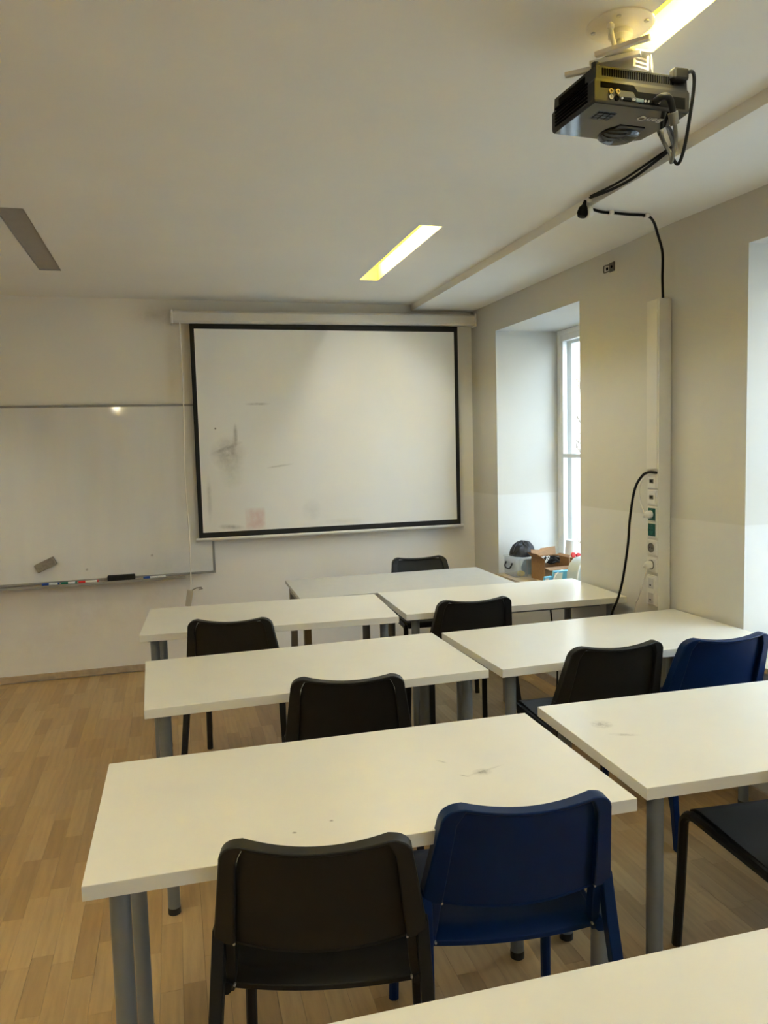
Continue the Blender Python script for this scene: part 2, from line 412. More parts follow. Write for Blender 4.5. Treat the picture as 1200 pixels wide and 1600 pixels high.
# far-wall skirting and window-wall skirting
box('baseboard_far', (XL, YF-.013, 0.007), (2.25, YF, .052), M['base'], bevel=.003)['kind'] = 'structure'
mm = MB()
ys = [YB, 2.60, 2.75, 3.20, 4.04, 5.19, YF-.02]
for a, b in zip(ys, ys[1:]): mm.prism([(xin(a)-.013, a), (xin(a), a), (xin(b), b), (xin(b)-.013, b)], 0, .052)
mm.build('baseboard_right', M['base'])['kind'] = 'structure'
box('baseboard_left', (XL, YB, 0), (XL+.013, YF-.02, .052), M['base'])['kind'] = 'structure'

# floor: laminate strips on a dark base
def floor():
    fl = box('floor', (XL-.2, YB-.2, -.06), (XO, YF+.3, -.008), M['dark']); fl['kind'] = 'structure'
    camP = Vector((0, 0, 1.5539)); Mi = bpy.context.scene.camera.matrix_world.inverted()
    f = 1206.8
    tabs = [(-.21, 1.01, 1.51, 2.12), (-.14, 1.1, 2.53, 3.13), (-.2, 1.03, 3.58, 4.2), (1.04, 2.3, 1.54, 2.14), (1.1, 2.3, 2.54, 3.15), (1.06, 2.3, 3.54, 4.14), (-.2, 1.0, .43, 1.03)]
    def vis(x, y):
        p = Mi @ Vector((x, y, 0)); 
        if p.z > -.1: return 0
        u = 600+f*p.x/-p.z; v = 800-f*p.y/-p.z
        if not (-20 < u < 1220 and v < 1630): return 0
        t = (1.5539-.73)/1.5539; hx, hy = x*t, y*t
        if any(a < hx < b and c < hy < d for a, b, c, d in tabs): return 0
        return f*f/(p.z*p.z)*(1.55/math.hypot(x, y, 1.55))
    W = .0645; pcs = []
    x = XL; row = 0
    while x < 2.34:
        y = YB + random.uniform(-.35, 0)
        while y < YF:
            ln = random.choice((.27, .33, .39, .45))
            y0, y1 = max(y, YB), min(y+ln, YF); x1 = min(x+W, 2.345)
            if y1-y0 > .01: pcs.append((x, x1, y0, y1, random.randrange(len(STRIP)), ln))
            y += ln
        x += W; row += 1
    sc_ = []
    for i, (x0, x1, y0, y1, k, ln) in enumerate(pcs):
        s = vis((x0+x1)/2, (y0+y1)/2)*(x1-x0)*(y1-y0) + .3*vis(x0, y0)*(x1-x0)*(y1-y0)
        if s > 0 and abs((y1-y0)-ln) < 1e-6 and abs(x1-x0-W) < 1e-6: sc_.append((s, i))
    sc_.sort(reverse=True); chosen = {i for s, i in sc_[:299]}
    def sbox(m, w, l, x, y, mi=0):
        g = .0004; m.box((x+g, y+g, -.008), (x+w-g, y+l-g, 0), mi=mi)
    cache = {}; rest = MB()
    for i, (x0, x1, y0, y1, k, ln) in enumerate(pcs):
        if i in chosen:
            if (k, ln) not in cache:
                q = MB(); sbox(q, W, ln, 0, 0); o = q.build('floor_strip', STRIP[k], fl, loc=(x0, y0, 0)); cache[(k, ln)] = o.data
            else:
                o = bpy.data.objects.new('floor_strip', cache[(k, ln)]); C.objects.link(o); o.parent = fl; o.location = (x0, y0, 0)
        else: sbox(rest, x1-x0, y1-y0, x0, y0, k)
    r = rest.build('floor_strips', STRIP, fl, fix=False); r['kind'] = 'stuff'
floor()

# ------------------------------------------------------------------ windows
def window(n, y0, y1):
    wn = MB()
    X0 = 2.75
    def ring(m, xa, xb, ya, yb, za, zb, s):
        m.box((xa, ya, za), (xb, ya+s, zb)); m.box((xa, yb-s, za), (xb, yb, zb))
        m.box((xa, ya+s, zb-s), (xb, yb-s, zb)); m.box((xa, ya+s, za), (xb, yb-s, za+s))
    ring(wn, X0, X0+.105, y0, y1, .60, 2.345, .035)
    w_ = wn.build(f'window_{n}', M['win_paint'], bevel=.003); w_['kind'] = 'structure'
    sill = MB().prism([(xin(y0)-.03, y0-.03), (XO, y0-.03), (XO, y1+.03), (xin(y1)-.03, y1+.03)], .585, .600)
    sill = MB()
    sill.prism([(xin(y0)-.03, y0+.001), (XO, y0+.001), (XO, y1-.001), (xin(y1)-.03, y1-.001)], .575, .600)
    sill.build('window_sill', M['sill'], w_, bevel=.003)
    for xa, fixed in ((X0+.002, .045), (X0+.062, .062)):
        za, zb, ym = .635, 2.31, (y0+y1)/2
        sa = MB(); ring(sa, xa, xa+.035, y0+.035, y1-.035, za, zb, fixed)
        sa.box((xa-.002, ym-.03, za+fixed), (xa+.037, ym+.03, zb-fixed))
        so_ = sa.build('sash', M['win_paint'], w_, bevel=.003)
        for (pa, pb) in ((y0+.035+fixed-.005, ym-.025), (ym+.025, y1-.035-fixed+.005)):
            box('glazing_bar', (xa+.004, pa, 1.428), (xa+.031, pb, 1.456), M['win_paint'], so_, .002)
            for (qa, qb) in ((za+fixed-.005, 1.430), (1.454, zb-fixed+.005)):
                MB().box((xa+.016, pa, qa), (xa+.020, pb, qb)).build('pane', M['glass'], so_)
    h = MB().cyl((X0-.012, (y0+y1)/2, 1.2), (X0+.005, (y0+y1)/2, 1.2), .008); h.box((X0-.02, (y0+y1)/2-.008, 1.13), (X0-.01, (y0+y1)/2+.008, 1.21))
    h.build('handle', M['chrome'], w_, .002)
for i, (a, b) in enumerate(WINS): window(i+1, a, b)

# ------------------------------------------------------------------ outside
box('street', (XO+.02, -30, -2.2), (60, 60, -2.0), M['asphalt'])
tag(bpy.data.objects['street'], kind='structure')
def facade():
    b = thing('building', 'pale sunlit building seen outside through the window glass', 'building', (15, 14, -2))
    box('facade_wall', (0, -22, 0), (4, 26, 9), M['facade'], b)
    for iy in range(10):
        for iz in range(3):
            y = -19+iy*4.2; z = 1.2+iz*2.9
            fr = box('window_frame', (-.06, y, z), (.0, y+1.3, z+1.8), M['win_paint'], b)
            box('pane', (-.08, y+.1, z+.1), (-.06, y+.62, z+1.7), M['fac_glass'], fr); box('pane', (-.08, y+.68, z+.1), (-.06, y+1.2, z+1.7), M['fac_glass'], fr)
facade()
def tree(x, y, h, seed, label):
    r = random.Random(seed); t = thing('tree', label, 'tree', (x, y, -2.0))
    MB().tube([(0, 0, 0), (.05, .03, h*.25), (-.03, .06, h*.5)], .1, 8, radii=[.14, .11, .08]).build('trunk', M['bark'], t)
    m = MB()
    def br(p, d, ln, rad, lev):
        q = p + d*ln*.5 + Vector((r.uniform(-1, 1), r.uniform(-1, 1), r.uniform(-1, 1)))*ln*.08; e = p + d*ln
        m.tube([p, q, e], rad, 5, radii=[rad, rad*.75, rad*.5])
        if lev == 0: return
        for k in range(3):
            nd = (d + Vector((r.uniform(-1, 1), r.uniform(-1, 1), r.uniform(-.4, .8)))*.8).normalized()
            br(p + d*ln*r.uniform(.45, 1), nd, ln*r.uniform(.55, .8), rad*.5, lev-1)
    for k in range(7):
        a = k*2.4; z = h*(.12+.06*k)
        br(Vector((0, 0, z)), Vector((math.cos(a), math.sin(a), .7)).normalized(), h*.26, .035, 3)
    m.build('branches', M['bark'], t)['kind'] = 'stuff'
tree(6.6, 9.6, 7.0, 3, 'bare branched tree standing outside the far window')
hd = MB()
r = random.Random(5)
def hfn(u, v):
    a = u*2*PI; rr = 1 + .12*math.sin(7*a+9*v)+.08*math.sin(17*a+4)
    return Vector((.55*math.cos(a)*math.sin(v*PI/2+.05)*rr, 2.2*math.sin(a)*math.sin(v*PI/2+.05)*rr, 1.2*math.cos(v*PI/2)*(.9+.1*math.sin(11*a))))
hd.grid(hfn, 40, 10)
tag(hd.build('hedge', M['leaf'], loc=(7.5, 12.0, -2.0)), 'low green hedge outside, at the foot of the far window view', 'hedge')

# ------------------------------------------------------------------ ceiling lights
def lamp(x, y0, y1, on, label):
    t = thing('ceiling_light', label, 'light', (x, y0, ZC), group=None)
    w2 = LW/2; ln = y1-y0; h = .09; T = .002
    m = MB()
    m.box((-w2-T, -T, 0), (-w2, ln+T, h)); m.box((w2, -T, 0), (w2+T, ln+T, h)); m.box((-w2, -T, 0), (w2, 0, h)); m.box((-w2, ln, 0), (w2, ln+T, h))
    m.box((-w2, 0, h-T), (w2, ln, h))
    m.build('housing', M['housing'] if on else M['ibeam'], t)
    if on:
        MB().cyl((-.032, .03, .066), (-.032, ln-.03, .066), .013, 12).build('tube', M['tube_on'], t)
        for yy in (.005, ln-.03): MB().box((-.050, yy, .050), (-.014, yy+.025, h-T)).build('lamp_holder', M['white_plastic'], t)
    else:
        MB().box((-w2+.002, .002, .006), (w2-.002, ln-.002, .010)).build('diffuser', M['diffuser_off'], t)
labs = ['lit recessed strip light in front of the projection screen', 'lit recessed strip light right beside the projector mount', 'switched off recessed strip light behind the camera, window side',
        'switched off recessed strip light above the whiteboard, at the left', 'lit recessed strip light over the front left table', 'lit recessed strip light of the middle row, behind the camera',
        'rearmost strip light on the window side, switched off', 'rearmost strip light of the middle row, switched off',
        'added lit strip light of the unseen left row, middle', 'added lit strip light of the unseen left row, behind the camera', 'added lit strip light of the unseen left row, nearest the whiteboard wall']
for (x, a, b, on), lb in zip(LIGHTS, labs): lamp(x, a, b, on, lb)

# ------------------------------------------------------------------ tables
def fit_table(name, x, y, rot, label, group, W=.60, LL=1.20, rail=False, H=.73):
    t = thing(name, label, 'table', (x, y, 0), rot, group)
    box('tabletop', (0, 0, H-.031), (LL, W, H), M['table'], t, .0015)
    i = .062
    for (px, py) in ((i, i), (LL-i, i), (i, W-i), (LL-i, W-i)):
        lg = MB().cyl((px, py, .018), (px, py, H-.037), .0205, 20).build('leg', M['leg'], t)
        MB().cyl((px, py, 0), (px, py, .022), .0212, 20).build('foot_cap', M['black_rub'], lg)
        MB().cyl((px, py, H-.038), (px, py, H-.031), .045, 20).build('mounting_plate', M['leg'], lg)
    if rail:
        box('rail', (.10, .10, H-.062), (LL-.10, .125, H-.0315), M['leg'], t, .002)
        box('rail', (.04, .12, H-.062), (.065, W-.12, H-.0315), M['leg'], t, .002)
    return t
G_ = 'white student tables in rows'
fit_table('student_table', -.2072, 1.5144, -.0092, 'large white front left table with a dark chair and a blue chair before it', G_)
fit_table('student_table', -.1266, 2.5285, .0248, 'white table in the middle row on the left, one dark chair before it', G_)
fit_table('student_table', -.1832, 3.5828, -.0541, 'white table farthest back on the left, in front of the whiteboard end', G_)
fit_table('student_table', 1.044, 1.5414, -.0252, 'white table at the right, in front of the second blue chair', G_)
fit_table('student_table', 1.1193, 2.5413, .0346, 'white table pushed against the window wall below the cable duct', G_)
fit_table('student_table', 1.061, 3.5449, -.0205, 'white table below the far window, with a grey rail under its top', G_, rail=True)
fit_table('student_table', -.20, .434, -.009, 'white table nearest the camera, cut off at the lower right', G_)
def desk():
    t = thing('teacher_desk', 'grey topped desk with square legs near the projection screen', 'desk', (.6356, 4.1418, 0), -.0092)
    W, LL, H = .622, 1.271, .73
    box('tabletop', (0, 0, H-.02), (LL, W, H), M['desk'], t, .001)
    for a, b in (((.02, .03, H-.07), (.045, W-.03, H-.0205)), ((LL-.045, .03, H-.07), (LL-.02, W-.03, H-.0205)), ((.06, .035, H-.07), (LL-.06, .055, H-.0205)), ((.06, W-.055, H-.07), (LL-.06, W-.035, H-.0205))):
        box('apron', a, b, M['desk_leg'], t, .001)
    for px in (.02, LL-.06):
        for py in (.02, W-.06):
            box('leg', (px, py, 0), (px+.04, py+.04, H-.0205), M['desk_leg'], t, .002)
desk()

# ------------------------------------------------------------------ chairs
def wz(z): return .1885 + (.765-z)*.152
def yr(x, z): return -.275 + .296*(.765-z) + .030*min(1.3, (x/.19)**2)
def chair(matname, label):
    mt = M[matname]
    t = thing('stacking_chair', label, 'chair')
    # rim: inverted U, outer and inner paths
    pth = []     # (xo, zo, xi, zi, depth)
    N = 6
    for k in range(N+1):
        z = .545 + (.755-.545)*k/N
        pth.append((-wz(z), z, -(wz(z)-.046+.012*(k/N)), z, .040))
    for k in range(1, 8):
        a = PI - k/8*PI/2*1.0
        cx, cz, rr = -wz(.755)+.048, .755, .048
        xo = cx + rr*math.cos(a); zo = cz + rr*.92*math.sin(a)
        xi = -(wz(.755)-.034) + .010*k/8; zi = .755 + .022*k/8
        pth.append((xo, zo, xi, zi, .038))
    NT = 16
    x0 = wz(.755)-.048
    for k in range(NT+1):
        x = -x0 + 2*x0*k/NT; q = (x/x0)**2
        zt = .786 + .0132*q; pth.append((x, zt, x*.985, zt-.010, .034+.006*q))
    left = pth[:N+8]
    pth += [(-a, b, -c, d, e) for (a, b, c, d, e) in reversed(left)]
    vs = []
    for xo, zo, xi, zi, dp in pth:
        vs += [(xo, yr(xo, zo), zo), (xi, yr(xi, zi)+.002, zi), (xi, yr(xi, zi)+dp, zi), (xo, yr(xo, zo)+dp, zo)]
    n = len(pth); fs = []
    for i in range(n-1):
        for k in range(4): fs.append((i*4+k, i*4+(k+1) % 4, (i+1)*4+(k+1) % 4, (i+1)*4+k))
    fs += [(0, 1, 2, 3), (n*4-1, n*4-2, n*4-3, n*4-4)]
    rim = MB().add(vs, fs, True); 
    for s in (-1, 1):      # lower flange tongues
        sec = []
        for z, xa, xb in ((.55, .024, .046), (.47, .026, .048), (.412, .026, .040)):
            xo, xi = wz(.545)-xa+.0, wz(.545)-xb-.002*0
            sec.append((s*(wz(z if z > .5 else .5)-xa), s*(wz(z if z > .5 else .5)-xb), z))
        vv = []
        for xo, xi, z in sec:
            y = yr(.2, z); vv += [(xo, y+.002, z), (xi, y+.002, z), (xi, y+.036, z), (xo, y+.036, z)]
        ff = []
        for i in range(2):
            for k in range(4): ff.append((i*4+k, i*4+(k+1) % 4, (i+1)*4+(k+1) % 4, (i+1)*4+k))
        ff += [(0, 1, 2, 3), (11, 10, 9, 8)]
        rim.add(vv, ff)
    rim.build('backrest_frame', mt, t, bevel=.0035)
    def pf(u, v):
        zb = .528 + .016*(2*u-1)**2; 
        z = zb + (.782-zb)*v; hw = wz(z)-.036
        if z > .755: hw -= (z-.755)*.35
        x = (2*u-1)*hw
        return Vector((x, yr(x, z)+.020, z))
    bp = MB().grid(pf, 14, 10, Vector((0, .006, 0)))
    bp.tube([pf(k/14, 0)+Vector((0, .002, 0)) for k in range(15)], .0045, 6)
    bp.build('backrest', mt, t)
    def sf(u, v):
        x = (2*u-1)*.202; yb = -.150 + .022*(2*u-1)**2; y = yb + (.240-yb)*v
        z = .445 + .015*v - .010*(1-(x/.2)**2)*math.sin(PI*min(1, v*1.1))
        if v > .88: z -= .05*((v-.88)/.12)**2*.35
        if v < .1: z -= .016*((.1-v)/.1)**2
        return Vector((x, y, z))
    MB().grid(sf, 14, 16, Vector((0, 0, -.013))).build('seat', mt, t, bevel=.002)
    for s in (-1, 1):
        arc = [(s*.212, .205, .436)]
        for k in range(0, 7):
            a = k/6*(PI/2-.13); arc.append((s*(.213+.001*k), .205+.040*math.sin(a), .436-.040*(1-math.cos(a))))
        leg = arc + [(s*.219, .258, .20), (s*.224, .270, .0)]
        MB().tube(leg, .0135, 8, sq=True).build('leg', mt, t)
        MB().tube([(s*.205, -.150, .430), (s*.209, .0, .433), (s*.212, .207, .436)], .0135, 8, sq=True).build('side_rail', mt, t)
        vv = []
        for xc, yc, z, hx, hy in ((.2095, -.160, .575, .0125, .014), (.2135, -.178, .47, .0135, .017), (.219, -.208, .35, .0135, .016), (.240, -.285, 0, .011, .012)):
            vv += [(s*(xc-hx), yc-hy, z), (s*(xc+hx), yc-hy, z), (s*(xc+hx), yc+hy, z), (s*(xc-hx), yc+hy, z)]
        ff = []
        for i in range(3):
            for k in range(4): ff.append((i*4+k, i*4+(k+1) % 4, (i+1)*4+(k+1) % 4, (i+1)*4+k))
        ff += [(0, 1, 2, 3), (15, 14, 13, 12)]
        MB().add(vv, ff).build('leg', mt, t, bevel=.003)
        for zz, xx in ((.548, .172), (.435, .181)):
            y = yr(.18, zz)
            MB().cyl((s*(xx+.005), y+.001, zz), (s*(xx+.005), y+.010, zz), .0026, 8).build('screw', M['alu'], t)
    return t
def place(c, x, y, rot):      # x, y: middle of the backrest top (z = 0.765) in the room
    # that point is local (0, -0.245)
    r = math.radians(rot)
    c.location = (x - (-math.sin(r)*-.245), y - (math.cos(r)*-.245), 0); c.rotation_euler = (0, 0, r)
dark0 = chair('anthr', 'dark grey plastic chair in the foreground, pushed up to the front left table')
place(dark0, .2305, 1.424, -13.5)
blue0 = chair('blue', 'blue plastic chair in the foreground beside the dark grey chair'); place(blue0, .692, 1.447, -6.7)
CG = 'plastic stacking chairs'
dark0['group'] = CG; blue0['group'] = CG
for (src, x, y, rot, lb) in [
    (dark0, .521, 2.438, -12.5, 'dark chair at the middle left table, directly behind the front left table'),
    (dark0, .2105, 3.468, -14.0, 'dark chair at the farthest left table, the leftmost chair'),
    (dark0, 1.389, 3.4675, -2.9, 'dark chair at the table below the far window, in the middle of the room'),
    (dark0, 1.558, 2.483, -2.1, 'dark chair directly left of the second blue chair'),
    (blue0, 2.004, 2.443, -1.1, 'blue chair by the right edge, at the table against the window wall'),
    (dark0, 1.568, 4.92, 177, 'dark chair behind the grey desk, only the top of its back showing')]:
    c = copy_tree(src); place(c, x, y, rot); c['label'] = lb; c['group'] = CG
c = copy_tree(dark0); r = math.radians(-4)
c.rotation_euler = (0, 0, r); c.location = (1.425 - (math.cos(r)*-.224 - math.sin(r)*.27), 1.948 - (math.sin(r)*-.224 + math.cos(r)*.27), 0)
c['label'] = 'dark chair at the lower right edge, with its seat and front leg showing'; c['group'] = CG

# ------------------------------------------------------------------ whiteboard
def whiteboard():
    tl = math.radians(1.6)
    t = thing('whiteboard', 'wide white marker board in an aluminium frame, partly behind the projection screen', 'whiteboard', (-2.14, 5.572, .678))
    t.rotation_euler = (-tl, 0, math.radians(.58))
    W, H = 2.40, 1.20
    box('board_surface', (.01, -.008, .01), (W-.01, .004, H-.01), M['board'], t)
    s = .016
    for a, b in (((0, -.012, 0), (W, .006, s)), ((0, -.012, H-s), (W, .006, H)), ((0, -.012, s), (s, .006, H-s)), ((W-s, -.012, s), (W, .006, H-s))):
        box('frame_rail', a, b, M['bframe'], t, .002)
    tr = MB(); tr.box((0, -.060, -.012), (W-.21, -.010, -.006)); tr.box((0, -.064, -.020), (W-.21, -.060, -.002))
    tr.build('pen_tray', M['bframe'], t, .001)
    return t
whiteboard()
# things on the board and its tray (tray top z = 0.678 - 0.006 at y about 5.55)
TZ = .6725
def BY(x): return 5.572 + (x+2.14)*.01012
def marker(x0, x1, capmat, bodymat, endmat, label, capleft=True, y=None, capl=.045, rad=.007):
    y = BY(x0)-.040
    t = thing('marker_pen', label, 'pen', (x0, y, TZ+rad), group='marker pens on the board tray')
    ln = x1-x0
    if capleft: a, b = 0, capl
    else: a, b = ln-capl, ln
    MB().lathe([(rad*.6, 0), (rad, .004), (rad, capl)], 14, M4=Matrix.Rotation(PI/2, 4, 'Y')).build('cap', M[capmat], t)
    MB().lathe([(rad*.9, capl), (rad*.9, ln-.012), (rad*.9, ln-.01)], 14, M4=Matrix.Rotation(PI/2, 4, 'Y')).build('barrel', M[bodymat], t)
    MB().lathe([(rad*.92, ln-.01), (rad*.92, ln-.002), (rad*.6, ln)], 14, M4=Matrix.Rotation(PI/2, 4, 'Y')).build('end_plug', M[endmat], t)
marker(-.885, -.775, 'mblue', 'mwhite', 'mblue', 'marker pen with a blue cap, leftmost on the board tray', rad=.009)
marker(-.765, -.665, 'mgreen', 'mwhite', 'mgreen', 'marker pen with a green cap on the board tray', rad=.009)
marker(-.655, -.525, 'mred', 'mwhite', 'mred', 'marker pen with a red cap on the board tray', rad=.009)
marker(-.235, -.085, 'mblue', 'mwhite', 'mwhite', 'white marker pen with a dark blue cap, right of the black eraser', rad=.009)
tag(box('board_eraser', (-.468, BY(-.37)-.058, TZ), (-.288, BY(-.37)-.015, TZ+.040), M['felt'], bevel=.006), 'long black board eraser lying on the pen tray', 'eraser')
e = thing('magnetic_eraser', 'small grey eraser sticking askew on the whiteboard', 'eraser', (-.855, BY(-.855)-.0195, .812))
e.rotation_euler = (0, -.42, .01)
box('felt_pad', (-.066, .0, -.029), (.066, .012, .029), M['eraser'], e, .003); box('grip', (-.066, -.016, -.029), (.066, .0, .029), M['eraser'], e, .004)

# ------------------------------------------------------------------ projection screen
def screen():
    t = thing('projection_screen', 'pull down projection screen with black border, smudged white cloth', 'screen', (0, 5.575, 0))
    m = MB()
    m.tube([(.045, -.015, 2.462), (2.245, -.015, 2.474)], .040, 16, sq=True); m.build('casing', M['casing'], t)
    for x, z in ((.033, 2.462), (2.245, 2.474)):
        box('end_cap', (x, -.060, z-.047), (x+.014, .030, z+.047), M['white_plastic'], t, .004)
        box('bracket', (x-.002, .02, z+.02), (x+.028, .064, z+.055), M['alu'], t, .002)
    x0, x1, z0, z1 = .155, 2.122, .930, 2.430
    def q(xa, xb, za, zb, y, nm, mt, nx=2):
        m = MB().box((xa, y-.0008, za), (xb, y, zb)); return m.build(nm, mt, t)
    q(x0+.030, x1-.030, z0+.040, z1-.042, -.005, 'screen_cloth', M['screen'])
    bm_ = MB()
    bm_.box((x0, -.006, z0), (x0+.030, -.004, z1)); bm_.box((x1-.030, -.006, z0), (x1, -.004, z1)); bm_.box((x0+.03, -.006, z0), (x1-.03, -.004, z0+.040)); bm_.box((x0+.03, -.006, z1-.042), (x1-.03, -.004, z1))
    bm_.build('black_border', M['screen_black'], t)
    MB().cyl((x0-.02, -.005, z0-.010), (x1+.02, -.005, z0-.010), .012, 12).build('weight_bar', M['white_metal'], t)
screen()
t = thing('pull_cord', 'thin white pull cord hanging from the left end of the screen casing', 'cord', (.09, 5.535, 2.47))
MB().tube(smooth_path([(0, 0, 0), (.003, -.004, -.5), (-.012, -.006, -1.1), (-.002, -.004, -1.5), (-.006, 0, -1.90)], 5), .0036, 6).build('cord', M['white_cable'], t)
t = thing('cord_handle', 'beige bar with a small metal clip on the end of the pull cord', 'handle', (.077, 5.535, .575))
MB().box((-.020, -.012, -.115), (.020, .012, 0)).build('grip_bar', M['beige'], t, .003, rot=(0, .18, 0))
MB().tube([(.01, 0, -.003), (.04, 0, .012), (.075, 0, .014), (.085, 0, .004), (.06, 0, .0)], .005, 8).build('metal_clip', M['chrome'], t)

# ------------------------------------------------------------------ trunking, sockets and cables
TX = 2.225; T0, T1 = 3.206, 3.303
t = thing('cable_trunking', 'tall white cable duct standing on the window wall, with sockets on its side', 'cable duct', (0, 0, 0))
MB().box((TX+.010, T0+.002, .0), (2.297, T1-.004, 2.205)).build('duct_body', M['duct'], t, .002)
MB().box((TX, T1-.088, 1.405), (TX+.010, T1-.004, 2.203)).build('duct_cover', M['duct'], t, .002)
MB().box((TX+.004, T0, 0.0), (TX+.012, T0+.01, 2.207)).build('duct_edge', M['duct'], t, .001)
def sock(zc, h, kind, label, name='wall_socket'):
    y0, y1 = T1-.092, T1-.010; ym = (y0+y1)/2
    t = thing(name, label, 'socket', (TX+.010, ym, zc), group='sockets on the cable duct')
    MB().box((-.010, -.040, -h/2), (0, .040, h/2)).build('faceplate', M['sockp'], t, .004)
    X = -.010
    if kind == 'data':
        MB().box((X-.003, -.030, -.030), (X, .030, .024)).build('insert', M['sockp'], t, .002)
        MB().box((X-.0045, -.014, -.010), (X-.002, .016, .010)).build('port', M['sock_dark'], t)
        MB().box((X-.005, -.009, -.005), (X-.004, -.001, .006)).build('port_opening', M['dark'], t)
        MB().box((X-.005, .003, -.005), (X-.004, .011, .006)).build('port_opening', M['dark'], t)
    if kind in ('schuko', 'green'):
        mt = M['sockp'] if kind == 'schuko' else M['green']
        MB().box((X-.003, -.028, -.030), (X, .028, .030)).build('insert', mt, t, .002)
        R_ = Matrix.Rotation(-PI/2, 4, 'Y')
        MB().lathe([(.0235, 0), (.0235, .004), (.021, .004), (.020, .0015), (.0, .0015)], 24, M4=Matrix.Translation((X-.0025, 0, 0)) @ R_).build('well', mt if kind == 'green' else M['sock_dark'], t)
        for s in (-1, 1): MB().cyl((X-.006, s*.009, 0), (X-.003, s*.009, 0), .003, 8).build('pin_hole', M['dark'], t)
    if kind == 'euro':
        MB().box((X-.007, -.034, -h/2+.006), (X, .034, h/2-.006)).build('insert', M['sockp'], t, .006)
        for zz in (.037, -.035):
            q = MB().box((X-.009, -.025, zz-.025), (X-.006, .018, zz+.025)).build('flap', M['alu'], t, .005)
            MB().box((X-.010, -.008, zz-.012), (X-.0085, .004, zz-.006)).build('keyhole', M['dark'], q)
sock(1.346, .074, 'data', 'white network socket, topmost on the duct')
sock(1.269, .074, 'data', 'white network socket, second from the top of the duct')
sock(1.186, .074, 'green', 'green power socket with a white plug in it')
sock(1.110, .074, 'green', 'empty green power socket on the duct')
sock(1.023, .074, 'schuko', 'empty white power socket below the green ones')
sock(.940, .074, 'schuko', 'white power socket with a white plug and thin lead')
sock(.812, .150, 'euro', 'rounded double socket with two grey flaps, lowest on the duct')
def plug(z, mt, label):
    t = thing('power_plug', label, 'plug', (TX-.006, T1-.051, z))
    MB().lathe([(.019, 0), (.019, .018), (.013, .030), (.008, .034)], 18, M4=Matrix.Rotation(-PI/2, 4, 'Y')).build('plug_body', mt, t)
    MB().cyl((-.024, .0, 0), (-.022, .025, -.012), .006, 8).build('strain_relief', mt, t)
plug(1.186, M['sockp'], 'white plug in the upper green socket')
plug(.940, M['sockp'], 'white plug in the lower white socket')
def cable(name, pts, r, mt, label, n=6, cat='cable', grp=None):
    o = MB().tube(smooth_path(pts, n), r, 8).build(name, mt); tag(o, label, cat, grp); return o
cable('power_cable', [(TX+.002, 3.215, 1.388), (TX-.012, 3.26, 1.390), (TX-.015, 3.313, 1.369), (2.205, 3.367, 1.301), (2.20, 3.400, 1.154), (2.20, 3.417, 1.023), (2.195, 3.451, .853), (2.19, 3.49, .735), (2.185, 3.56, .60), (2.18, 3.62, .3), (2.17, 3.66, .01)], .0065, M['cable'], 'thick black cable arching out of the top of the socket row down to the floor')
cable('thin_lead', [(TX-.022, 3.268, .932), (2.222, 3.293, .905), (2.22, 3.324, .824), (2.22, 3.357, .753), (2.22, 3.39, .68), (2.22, 3.42, .3), (2.22, 3.44, .01)], .0032, M['white_cable'], 'thin white lead dropping from the lower white plug')
cable('thin_lead', [(TX+.008, 3.298, 1.375), (2.232, 3.350, 1.345), (2.235, 3.374, 1.29), (2.235, 3.360, 1.235), (TX-.018, 3.29, 1.190)], .0026, M['white_cable'], 'thin white lead looping beside the network sockets')
cable('floor_cable', [(2.20, 4.12, .72), (2.21, 4.10, .61), (2.24, 4.08, .50), (2.22, 4.0, .3), (2.2, 3.9, .012), (2.0, 3.8, .01)], .005, M['cable'], 'black cable hanging below the far window table, nearer the duct')
cable('floor_cable', [(2.14, 4.16, .66), (2.14, 4.13, .50), (2.16, 4.1, .25), (2.1, 4.0, .012)], .005, M['cable'], 'black cable hanging below the far window table, nearer the chair')
# latch on the wall
t = thing('wall_latch', 'small metal latch plate screwed to the wall above the duct', 'latch', (2.287, 3.73, 2.457))
MB().box((-.004, -.05, -.022), (0.003, -.005, .026)).build('plate', M['sock_dark'], t, .001)
MB().tube(smooth_path([(-.006, -.01, .016), (-.012, .025, .018), (-.012, .035, .012), (-.012, .035, -.012), (-.012, .025, -.018), (-.006, -.01, -.016)], 3), .0035, 6).build('ring', M['sock_dark'], t)
MB().cyl((-.007, -.03, .002), (-.003, -.03, .002), .007, 10).build('screw', M['dark'], t)
MB().box((-.010, .004, -.008), (-.004, .016, .006)).build('catch', M['dark'], t)

